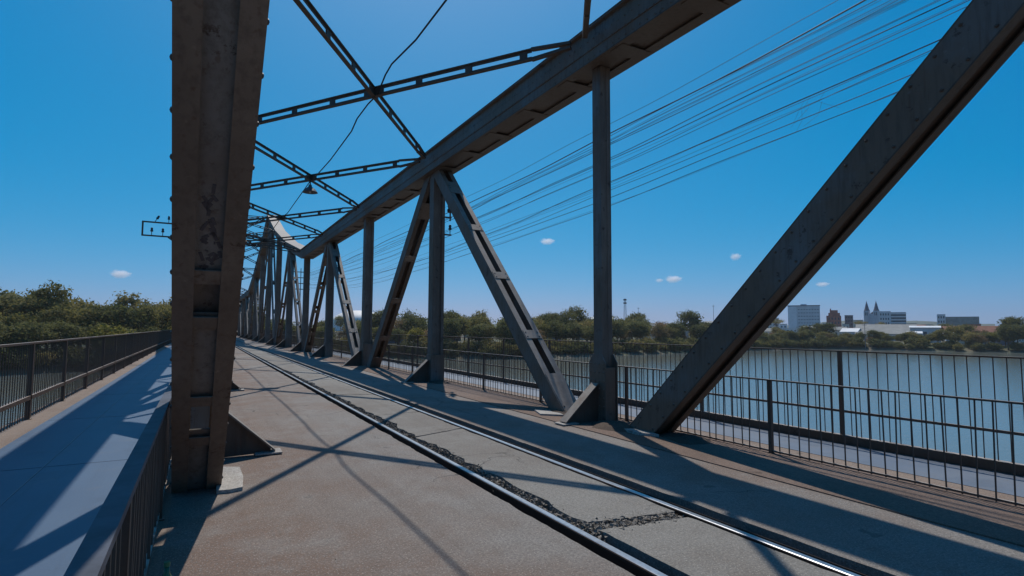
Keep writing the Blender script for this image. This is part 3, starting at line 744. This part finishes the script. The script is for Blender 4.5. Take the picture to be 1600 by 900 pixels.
def tree(kind, x, y, sc, where, group, dz=0):
    (tm, cm, h), lab = KINDS[kind]
    nm = 'bush' if kind.startswith('bush') else 'tree'
    o = thing(nm, lab+' '+where, nm, (x, y, terr(x, y)-.3+dz), group+(' bushes' if nm == 'bush' else ' trees'))
    o.rotation_euler = (0, 0, rt_.uniform(0, 6.28)); o.scale = (sc*rt_.uniform(.9, 1.15), sc*rt_.uniform(.9, 1.15), sc*rt_.uniform(.92, 1.1))
    link('trunk', tm, o); link('crown', cm, o); return o
rt_ = random.Random(21)
LW = 'on the wooded bank beyond the blue walkway'
x = -100
while x < 8:
    for d_ in (3, 7): tree(rt_.choice(['bush', 'bushd', 'bushd']), x+rt_.uniform(-2, 2), shore(x)+rt_.uniform(d_, d_+3), rt_.uniform(.9, 1.5), LW, 'wooded bank')
    x += rt_.uniform(4, 6)
for d0, d1, step, sc0, sc1, kinds in ((9, 14, 5.5, .8, 1.1, ['dark', 'dark2', 'mid', 'bright', 'dark2']), (19, 27, 6.5, 1.0, 1.25, ['dark', 'mid', 'mid', 'dry', 'mid2']), (34, 46, 7.0, 1.15, 1.4, ['mid', 'mid2', 'dry', 'dark', 'mid']), (56, 72, 8, 1.3, 1.55, ['mid2', 'dark', 'dark2', 'mid'])):
    x = -105
    while x < 14:
        tree(rt_.choice(kinds), x, shore(x)+rt_.uniform(d0, d1), rt_.uniform(sc0, sc1), LW, 'wooded bank'); x += step*rt_.uniform(.8, 1.25)
for x_, y_, s_ in ((-38, 215, 1.12), (-9, 238, 1.1), (-14, 245, 1.05)): tree('acacia', x_, y_, s_, LW, 'wooded bank')
tree('bright', -21.5, shore(-21.5)+5, 1.25, LW, 'wooded bank')
RW = 'on the far bank below the town'
x = 20
while x < 352:
    for d_ in (4, 9): tree(rt_.choice(['bush', 'bushd', 'bush', 'bushd']), x+rt_.uniform(-2, 2), shore(x)+rt_.uniform(d_, d_+3), rt_.uniform(.7, 1.4), RW, 'town bank')
    x += rt_.uniform(4.5, 7)
for d0, d1, step, sc0, sc1, kinds in ((12, 20, 6.5, .75, 1.1, ['dark', 'dark2', 'mid', 'dark', 'bright', 'dry']), (26, 40, 8, .95, 1.25, ['dark', 'mid', 'dark2', 'dry', 'mid2', 'mid']), (50, 80, 9, 1.05, 1.4, ['mid', 'dark', 'dark2', 'mid2', 'mid'])):
    x = 18
    while x < 350:
        k_x = 1.0 if x < 250 else .68
        if not (d0 > 40 and x > 262): tree(rt_.choice(kinds), x, shore(x)+rt_.uniform(d0, d1), rt_.uniform(sc0, sc1)*(k_x if not 26 < x < 70 else .72), RW, 'town bank')
        x += step*rt_.uniform(.7, 1.3)
for az_, d_, s_ in ((34.6, 262, 1.05), (46.9, 330, 1.45), (38.6, 285, 1.0), (23.4, 262, 1.1), (71.0, 430, 1.2)): tree('acacia' if az_ in (34.6, 38.6) else 'dark', d_*math.sin(R_(az_)), d_*math.cos(R_(az_)), s_, RW, 'town bank')
a_ = 52.0
while a_ < 70:                                     # fringe of trees at the water's edge in front of the town
    d_ = 250.0
    while terr(d_*math.sin(R_(a_)), d_*math.cos(R_(a_))) < -9.2 and d_ < 520: d_ += 2
    for dd, s0, s1, kk in ((3, .8, 1.3, ['bush', 'bushd']), (11, .5, .72, ['dark', 'dark2', 'mid', 'dark']), (22, .5, .75, ['mid', 'dark2', 'dry', 'bright'])):
        q_ = d_+dd+rt_.uniform(-2, 3); b_ = a_+rt_.uniform(-.35, .35); tree(rt_.choice(kk), q_*math.sin(R_(b_)), q_*math.cos(R_(b_)), rt_.uniform(s0, s1), RW, 'town bank')
    a_ += rt_.uniform(.8, 1.15)
y = 155
while y > 40:
    xs_ = 358 + max(0, 150-y)*.75
    for dd in (10, 22, 38): tree(rt_.choice(['dark', 'dark2', 'mid', 'dry', 'mid', 'bright']), xs_+dd+rt_.uniform(-4, 4), y+rt_.uniform(-4, 4), rt_.uniform(.7, 1.05), RW, 'town bank')
    tree(rt_.choice(['bush', 'bushd']), xs_+4, y, rt_.uniform(.8, 1.2), RW, 'town bank'); y -= rt_.uniform(5, 7)
def pol(azd, dist): return dist*math.sin(R_(azd)), dist*math.cos(R_(azd))
TW = 'standing among the houses of the town'
for _ in range(70):
    a = rt_.uniform(12, 76); d = rt_.uniform(360, 640); X_, Y_ = pol(a, d)
    if Y_-shore(X_) > 60: tree(rt_.choice(['dark', 'mid', 'mid2', 'dark2', 'acacia']), X_, Y_, rt_.uniform(.7, 1.05), TW, 'town')

# ------------------------------------------------------------------ the town
def place(name, label, cat, azd, dist, ztop_elev=None):
    X_, Y_ = pol(azd, dist); o = thing(name, label, cat, (X_, Y_, terr(X_, Y_))); o.rotation_euler = (0, 0, -R_(azd)); return o
def zof(el, dist, o): return H + el*dist - o.location.z           # local height of a point seen at slope el
def win_grid(parent, x0, x1, y, z0, z1, nx_, nz_, fw_=.6, fh=.55, mt='far_glass'):
    q = MB(); cw = (x1-x0)/nx_; ch = (z1-z0)/nz_; q.box(-cw*fw_/2, cw*fw_/2, -.12, .12, -ch*fh/2, ch*fh/2); me = q.mesh('window', mt)
    for i in range(nx_):
        for j in range(nz_): link('window', me, parent, (x0+cw*(i+.5), y, z0+ch*(j+.5)))
def body(parent, x0, x1, y0, y1, z0, z1, mt, name='wall'):
    q = MB(); q.box(x0, x1, y0, y1, z0, z1); return q.build(name, mt, parent)
def gable(parent, x0, x1, y0, y1, z, hh, mt, ov=.6):
    q = MB(); ym = (y0+y1)/2
    q.prism([(y0-ov, z), (ym, z+hh), (y1+ov, z), (y1+ov, z-.25), (ym, z+hh-.3), (y0-ov, z-.25)], 'x', x0-ov, x1+ov); return recalc(q.build('roof', mt, parent))
def house(azd, dist, w, dp, hh, roof_h, wall, roof, label, tw=0):
    o = place('house', label, 'house', azd, dist); o.rotation_euler.z += tw
    body(o, -w/2, w/2, -dp/2, dp/2, -3, hh, wall); gable(o, -w/2, w/2, -dp/2, dp/2, hh, roof_h, roof)
    win_grid(o, -w/2+.6, w/2-.6, -dp/2, .6, hh-.3, max(2, int(w/4)), 1, .35, .5); return o
# big pale block
D = 690; o = place('office_block', 'large pale windowless office block, tallest in the town', 'building', 56.75, D)
t = zof(.0375, D, o); body(o, -15.6, 15.6, 0, 24, -4, t, 'grey_wall'); body(o, -15.61, -7, -.5, -.01, -4, t-.5, 'white_wall', 'front_panel'); body(o, -15.9, 15.9, -.3, 24.3, t+.01, t+.9, 'slate', 'parapet'); body(o, -3, 3, 8, 16, t+.91, t+2.4, 'grey_wall', 'roof_room')
win_grid(o, -6, 15, -.0, 4, t-2, 8, 7, .5, .18)
o = place('annex_building', 'low white building in front of the large pale block', 'building', 55.4, 600)
body(o, -9, 9, 0, 12, -4, 7.5, 'white_wall'); body(o, -9.3, 9.3, -.3, 12.3, 7.51, 8.0, 'white_roof', 'parapet'); win_grid(o, -8, 8, 0, 1, 7, 5, 2, .4, .4)
for a_, w_, el, lab in ((53.2, 14, .012, 'distant grey block partly behind the steel diagonal'), (54.4, 8, .019, 'slim grey tower between the steel diagonal and the large pale block'), (52.0, 10, .0185, 'small pale block on the skyline hidden by the steel diagonal')):
    o = place('apartment_block', lab, 'building', a_, 760); t = zof(el, 760, o); body(o, -w_/2, w_/2, 0, 12, -4, t, 'grey_wall'); win_grid(o, -w_/2+.5, w_/2-.5, 0, 3, t-1, max(2, int(w_/3)), 5, .5, .5)
for a_, d_, w_, el, mt_, lab in ((53.75, 640, 9, .0125, 'cream_wall', 'cream block beside the slim grey tower'), (55.05, 640, 7, .0085, 'white_wall', 'small white block touching the large pale block'), (58.55, 650, 8, .0105, 'white_wall', 'narrow white block between the pale block and the red building'), (60.0, 660, 6, .0085, 'cream_wall', 'small cream block between the red and the dark glazed building'),
  (60.95, 700, 9, .0145, 'cream_wall', 'cream block between the dark glazed building and the church'), (64.75, 640, 7, .009, 'white_wall', 'small white block beside the banded office'), (65.8, 660, 8, .0075, 'cream_wall', 'cream block before the low flat roofed block'), (68.6, 620, 12, .0085, 'red_brick', 'low red block above the wide tiled house'), (70.9, 640, 10, .010, 'white_wall', 'white block above the small blue house')):
    o = place('town_block', lab, 'building', a_, d_); t = zof(el, d_, o); body(o, -w_/2, w_/2, 0, 10, -4, t, mt_); body(o, -w_/2-.2, w_/2+.2, -.2, 10.2, t+.01, t+.5, 'fibre_roof', 'parapet'); win_grid(o, -w_/2+.4, w_/2-.4, 0, max(1, t-8), t-.6, max(2, int(w_/3)), 2, .45, .5)
# red brick building with stepped crown
D = 700; o = place('red_building', 'dark red brick building with a stepped top', 'building', 59.1, D); t = zof(.0305, D, o)
body(o, -7, 7, 0, 12, -4, t-6, 'red_brick'); body(o, -5, 6, 1, 11, t-5.99, t-3, 'red_brick', 'upper_storey'); body(o, -3.6, 4, 2, 10, t-2.99, t, 'red_brick', 'crown'); body(o, -3.4, -2.2, 3, 4, t+.01, t+1.8, 'red_brick', 'chimney'); win_grid(o, -6, 6, 0, 2, t-7, 4, 4, .35, .5)
o = place('dark_building', 'dark glazed block beside the red brick building', 'building', 60.25, 720); t = zof(.0225, 720, o); body(o, -4, 4, 0, 10, -4, t, 'slate'); win_grid(o, -3.6, 3.6, 0, 2, t-.5, 3, 5, .7, .5)
# church with two spires
D = 740; o = place('church', 'grey stone church with two pointed spires', 'church', 61.9, D); o.rotation_euler.z -= .25
tz = zof(.0455, D, o); zb_ = zof(.029, D, o)
for sx in (-4.6, 4.6):
    tw_ = body(o, sx-2.5, sx+2.5, 0, 5, -3, zb_, 'church_stone', 'tower')
    q = MB(); q.lathe([(3.0, zb_+.02), (2.2, zb_+2.2), (1.1, (zb_+tz)/2+.8), (.06, tz-1.2), (.05, tz), (0, tz)], (sx, 2.5, 0), 8); recalc(q.build('spire', 'slate', o))
    win_grid(o, sx-1.6, sx+1.6, 0, zb_-6, zb_-1, 2, 1, .5, .7)
body(o, -2.05, 2.05, .6, 5, -3, zb_-3.4, 'church_stone', 'front_wall'); body(o, -6, 6, 5.02, 40, -3, zb_-7, 'church_stone', 'nave')
q = MB(); q.prism([(-6.4, zb_-6.98), (0, zb_-1.2), (6.4, zb_-6.98)], 'y', 5.1, 40.2); recalc(q.build('roof', 'slate', o))
# modern office with floor bands
D = 680; o = place('banded_office', 'grey office building with horizontal floor bands beside the church', 'building', 63.4, D); t = zof(.028, D, o)
body(o, -11.5, -1, 0, 14, -4, t, 'grey_wall'); body(o, -.98, 11.5, .6, 14, -4, t-1.2, 'far_glass', 'glass_wing')
for j in range(6): body(o, -.97, 11.7, .1, .58, t-3.2-j*3.1, t-1.8-j*3.1, 'grey_wall', 'floor_band')
win_grid(o, -10.5, -2, 0, 2, t-1, 4, 5, .45, .45)
o = place('flat_block', 'low distant flat roofed block on the wooded skyline', 'building', 66.7, 820); t = zof(.0228, 820, o); body(o, -4, 4, 0, 12, -6, t, 'grey_wall'); body(o, 4.02, 34, 2, 12, -6, t-3, 'fibre_roof', 'long_wing'); win_grid(o, -3.5, 3.5, 0, 3, t-1, 3, 4, .5, .5)
# sheds and houses above the trees
def shed(azd, dist, w, dp, el0, el1, wall, roof, label, cat='shed'):
    o = place('shed', label, cat, azd, dist); z0 = zof(el0, dist, o); z1 = zof(el1, dist, o)
    body(o, -w/2, w/2, 0, dp, -4, z0, wall); q = MB(); q.hexa([(-w/2-.5, -.6, z0+.01), (w/2+.5, -.6, z0+.01), (w/2+.5, dp, z1), (-w/2-.5, dp, z1), (-w/2-.5, -.6, z0+.2), (w/2+.5, -.6, z0+.2), (w/2+.5, dp, z1+.2), (-w/2-.5, dp, z1+.2)]); recalc(q.build('roof', roof, o)); win_grid(o, -w/2+.8, w/2-.8, 0, .6, max(1.5, z0-.5), max(2, int(w/5)), 1, .4, .5); return o
shed(62.9, 470, 36, 22, -.006, .0085, 'grey_wall', 'fibre_roof', 'wide warehouse with a grey sloping roof in front of the church', 'warehouse')
shed(57.4, 500, 13, 9, .0025, .0055, 'cream_wall', 'white_roof', 'white flat roofed shed below the large pale block')
shed(65.6, 455, 16, 8, .0035, .006, 'grey_wall', 'white_roof', 'long shed with a bright white roof among riverside trees')
house(61.0, 540, 15, 10, 6, 3.2, 'cream_wall', 'clay_tile', 'cream house with orange tiled roof in front of the church', .3)
house(69.0, 450, 24, 12, 7.5, 4.0, 'cream_wall', 'clay_tile', 'wide house with red brown tiled roof at the end of the white shed', .2)
house(70.4, 445, 9, 8, 6.2, 1.0, 'blue_wall', 'fibre_roof', 'small blue walled house beside the wide tiled house')
shed(54.6, 420, 8, 8, -.012, -.009, 'white_wall', 'white_roof', 'small white shed low between bushes under the annex')
shed(48.5, 330, 12, 7, -.012, -.008, 'white_wall', 'white_roof', 'small white shed close to the steel diagonal, among trees')
shed(45.0, 360, 22, 8, -.001, .003, 'grey_wall', 'white_roof', 'long low pale roof behind riverside trees')
shed(50.0, 480, 30, 10, .0105, .0135, 'grey_wall', 'fibre_roof', 'grey hall on the skyline behind a large round tree')
shed(33.2, 330, 11, 8, .004, .009, 'blue_wall', 'fibre_roof', 'grey blue house beside the laced diagonal near a post')
shed(22.6, 330, 15, 9, .005, .013, 'maroon_wall', 'white_roof', 'maroon walled hall with a pale roof edge among trees')
shed(17.2, 290, 13, 8, -.002, .004, 'blue_wall', 'white_roof', 'pale blue shed seen between two laced diagonals')
shed(38.3, 350, 13, 9, .016, .021, 'cream_wall', 'white_roof', 'white roofed house high in the trees beside the slim post')
shed(64.9, 425, 7, 7, -.005, -.002, 'cream_wall', 'white_roof', 'tiny white roof poking out of riverside bushes')
rh = random.Random(4); used_ = []
for i_, (a_, d_, w_, hh_, wall_, roof_, lab_) in enumerate((
  (52.9, 520, 12, 8.5, 'cream_wall', 'clay_tile', 'small cream house with tiled roof beside the annex building'), (53.9, 470, 10, 6.5, 'white_wall', 'fibre_roof', 'white house with grey roof below the slim grey tower'),
  (58.4, 560, 12, 8, 'white_wall', 'clay_tile', 'white house with red roof between the pale block and the red building'), (59.6, 520, 9, 7, 'cream_wall', 'fibre_roof', 'cream house with grey roof below the red building'),
  (60.4, 480, 11, 6, 'white_wall', 'white_roof', 'white house with pale roof below the dark glazed block'), (64.9, 560, 14, 9, 'cream_wall', 'clay_tile', 'cream house with red roof behind the wide warehouse'),
  (67.4, 520, 12, 8, 'white_wall', 'clay_tile', 'white house with red roof between the white shed and the wide tiled house'), (71.6, 500, 12, 8, 'cream_wall', 'clay_tile', 'cream house with red roof beyond the small blue house'),
  (43.2, 400, 14, 9.5, 'white_wall', 'fibre_roof', 'white house with grey roof behind the trees beside the mast'), (36.3, 380, 12, 10, 'cream_wall', 'clay_tile', 'cream house with tiled roof behind trees near the slim post'),
  (29.4, 360, 12, 10, 'white_wall', 'fibre_roof', 'white house with grey roof behind trees near the laced diagonal'), (25.5, 380, 16, 10, 'cream_wall', 'clay_tile', 'long cream house with tiled roof beyond the maroon hall'))):
    house(a_, d_, w_, 9, hh_, 2.6, wall_, roof_, lab_, rh.uniform(-.4, .4))
# domed arena roof
D = 560; o = place('domed_arena', 'large arena with a pale curved membrane roof behind the trees', 'building', 13.8, D); zt_ = zof(.0315, D, o)
q = MB(); n = 28; prof = [(27*math.cos(a), 13*math.sin(a)) for a in [i*math.pi/2/9 for i in range(10)]]; q.lathe([(r_, zt_-13+z) for r_, z in prof], (0, 27, 0), 36); recalc(q.build('dome_roof', 'dome_membrane', o, smooth=True))
q = MB(); q.lathe([(27.3, -4), (27.3, zt_-12.9), (26.5, zt_-12.6)], (0, 27, 0), 36); recalc(q.build('wall', 'white_wall', o))
# masts
def lattice(azd, dist, el, w, label, dish=True):
    o = place('radio_mast', label, 'mast', azd, dist); t = zof(el, dist, o); q = MB(); n = 9
    for sx, sy in ((-1, -1), (1, -1), (1, 1), (-1, 1)): q.bar((sx*w, sy*w, 0), (sx*w*.4, sy*w*.4, t), (1, 0, 0), .3, .3)
    for i in range(n):
        z0, z1 = t*i/n, t*(i+1)/n; a0 = w*(1-.6*i/n); a1 = w*(1-.6*(i+1)/n)
        q.bar((-a0, -a0, z0), (a1, -a1, z1), (0, 1, 0), .2, .2); q.bar((a0, -a0, z0), (-a1, -a1, z1), (0, 1, 0), .2, .2); q.bar((-a1, -a1, z1), (a1, -a1, z1), (0, 1, 0), .2, .2)
    recalc(q.build('lattice', 'mast_steel', o))
    if dish:
        for j, zz in enumerate((t-1, t-4)):
            q = MB(); q.box(-w*.9, w*.9, -w*.8, -w*.5, zz-.7, zz+.7); q.build('antenna_panel', 'mast_steel', o)
lattice(40.6, 520, .0530, 1.6, 'lattice radio mast with antenna panels rising above the trees')
def pole(azd, dist, el, label):
    o = place('pole', label, 'pole', azd, dist); t = zof(el, dist, o); q = MB(); q.tube([(0, 0, 0), (0, 0, t)], [.22, .12], 6); q.build('shaft', 'mast_steel', o)
    q = MB(); q.box(-1.0, 1.0, -.08, .08, t-1.1, t-.9); q.build('crossarm', 'mast_steel', o)
pole(41.9, 480, .038, 'thin pole beside the lattice mast'); pole(49.0, 500, .041, 'thin pole standing alone above the round tree')
pole(17.6, 330, .037, 'utility pole above trees between two laced diagonals'); pole(18.5, 340, .036, 'utility pole beside a taller one above trees'); pole(61.4, 380, .010, 'utility pole in front of the wide warehouse'); pole(57.2, 400, .008, 'utility pole in front of the large pale block')
# low hill behind the town
q = MB(); n = 30
hp = [pol(20+50*i/n, 2600) for i in range(n+1)]
for i, (X_, Y_) in enumerate(hp):
    hz = 30+28*noise.noise(Vector((i*.33, 1.5, 0)))
    q.v += [(X_*.9, Y_*.9, 2), (X_, Y_, max(8, hz)), (X_*1.15, Y_*1.15, 2)]
for i in range(n):
    for a_ in (0, 1): q.f.append((3*i+a_, 3*i+3+a_, 3*i+4+a_, 3*i+1+a_)); q.mi.append(0)
struct(recalc(q.build('hills', 'hill_green', smooth=True)))

# ------------------------------------------------------------------ small fair weather clouds
m = bpy.data.materials.new('cloud'); m.use_nodes = True; nt = m.node_tree; nt.nodes.clear()
pv = nd(nt, 'ShaderNodeVolumePrincipled'); pv.inputs['Color'].default_value = (.98, .98, 1, 1); pv.inputs['Anisotropy'].default_value = .35
co = coords(nt, (1, 1, 1), 'Object'); ln = nd(nt, 'ShaderNodeVectorMath', operation='LENGTH'); lk(nt, co, ln.inputs[0])
fall = nd(nt, 'ShaderNodeMapRange', i_1=1.0, i_2=.2, i_3=0.0, i_4=1.0); lk(nt, ln.outputs['Value'], fall.inputs[0])
nz = nd(nt, 'ShaderNodeTexNoise', i_Scale=2.2, i_Detail=5, i_Roughness=.65); lk(nt, co, nz.inputs['Vector'])
ad = nd(nt, 'ShaderNodeMath', operation='MULTIPLY_ADD'); lk(nt, nz.outputs['Fac'], ad.inputs[0]); ad.inputs[1].default_value = 1.6; ad.inputs[2].default_value = -.8
ad2 = nd(nt, 'ShaderNodeMath', operation='ADD'); lk(nt, fall.outputs[0], ad2.inputs[0]); lk(nt, ad.outputs[0], ad2.inputs[1])
mr = nd(nt, 'ShaderNodeMapRange', i_1=.25, i_2=.9, i_3=0.0, i_4=.035); lk(nt, ad2.outputs[0], mr.inputs[0])
lk(nt, mr.outputs[0], pv.inputs['Density']); ou = nd(nt, 'ShaderNodeOutputMaterial'); lk(nt, pv.outputs[0], ou.inputs['Volume']); M['cloud'] = m
cm_ = MB(); cm_.lathe([(math.sin(i*math.pi/8), -math.cos(i*math.pi/8)) for i in range(9)], (0, 0, 0), 14); cme = cm_.mesh('cloud', 'cloud', True)
def ray(px, py): return (fw + rt*((px-800)/871.085) + up*((450-py)/871.085))
for px, py, w, hh, lab in ((1052, 436, 14, 5, 'small white cloud between the slim post and the heavy diagonal'), (1030, 438, 7, 3, 'tiny cloud scrap beside a slightly larger cloud'), (855, 377, 13, 4.5, 'small white cloud between the laced diagonal and the slim post'), (1149, 401, 9, 5, 'small faint cloud close to the heavy diagonal'), (188, 428, 13, 5, 'small white cloud above the wooded bank'), (1285, 444, 10, 3, 'faint cloud wisp above the large pale office block')):
    d = ray(px, py); s = 3800; o = link('cloud', cme, None, Vector((0, 0, H))+d*s); k = s*d.length/871.085/1.1
    o.scale = (w*k*1.25, w*k*1.0, hh*k*1.6); o.rotation_euler = (0, 0, -math.atan2(d.x, d.y)); tag(o, lab, 'cloud')

# ------------------------------------------------------------------ thin haze over river and town
hm = bpy.data.materials.new('haze'); hm.use_nodes = True; nt = hm.node_tree; nt.nodes.clear()
hv = nd(nt, 'ShaderNodeVolumePrincipled'); hv.inputs['Color'].default_value = (.92, .95, 1, 1); hv.inputs['Density'].default_value = .00009; hv.inputs['Anisotropy'].default_value = .2
ou = nd(nt, 'ShaderNodeOutputMaterial'); lk(nt, hv.outputs[0], ou.inputs['Volume']); M['haze'] = hm
q = MB(); q.box(-4700, 4700, -3200, 5400, -15, 70); hz_ = stuff(recalc(q.build('haze', 'haze'))); tag(hz_, 'thin pale haze in the air over the river and town', 'haze')
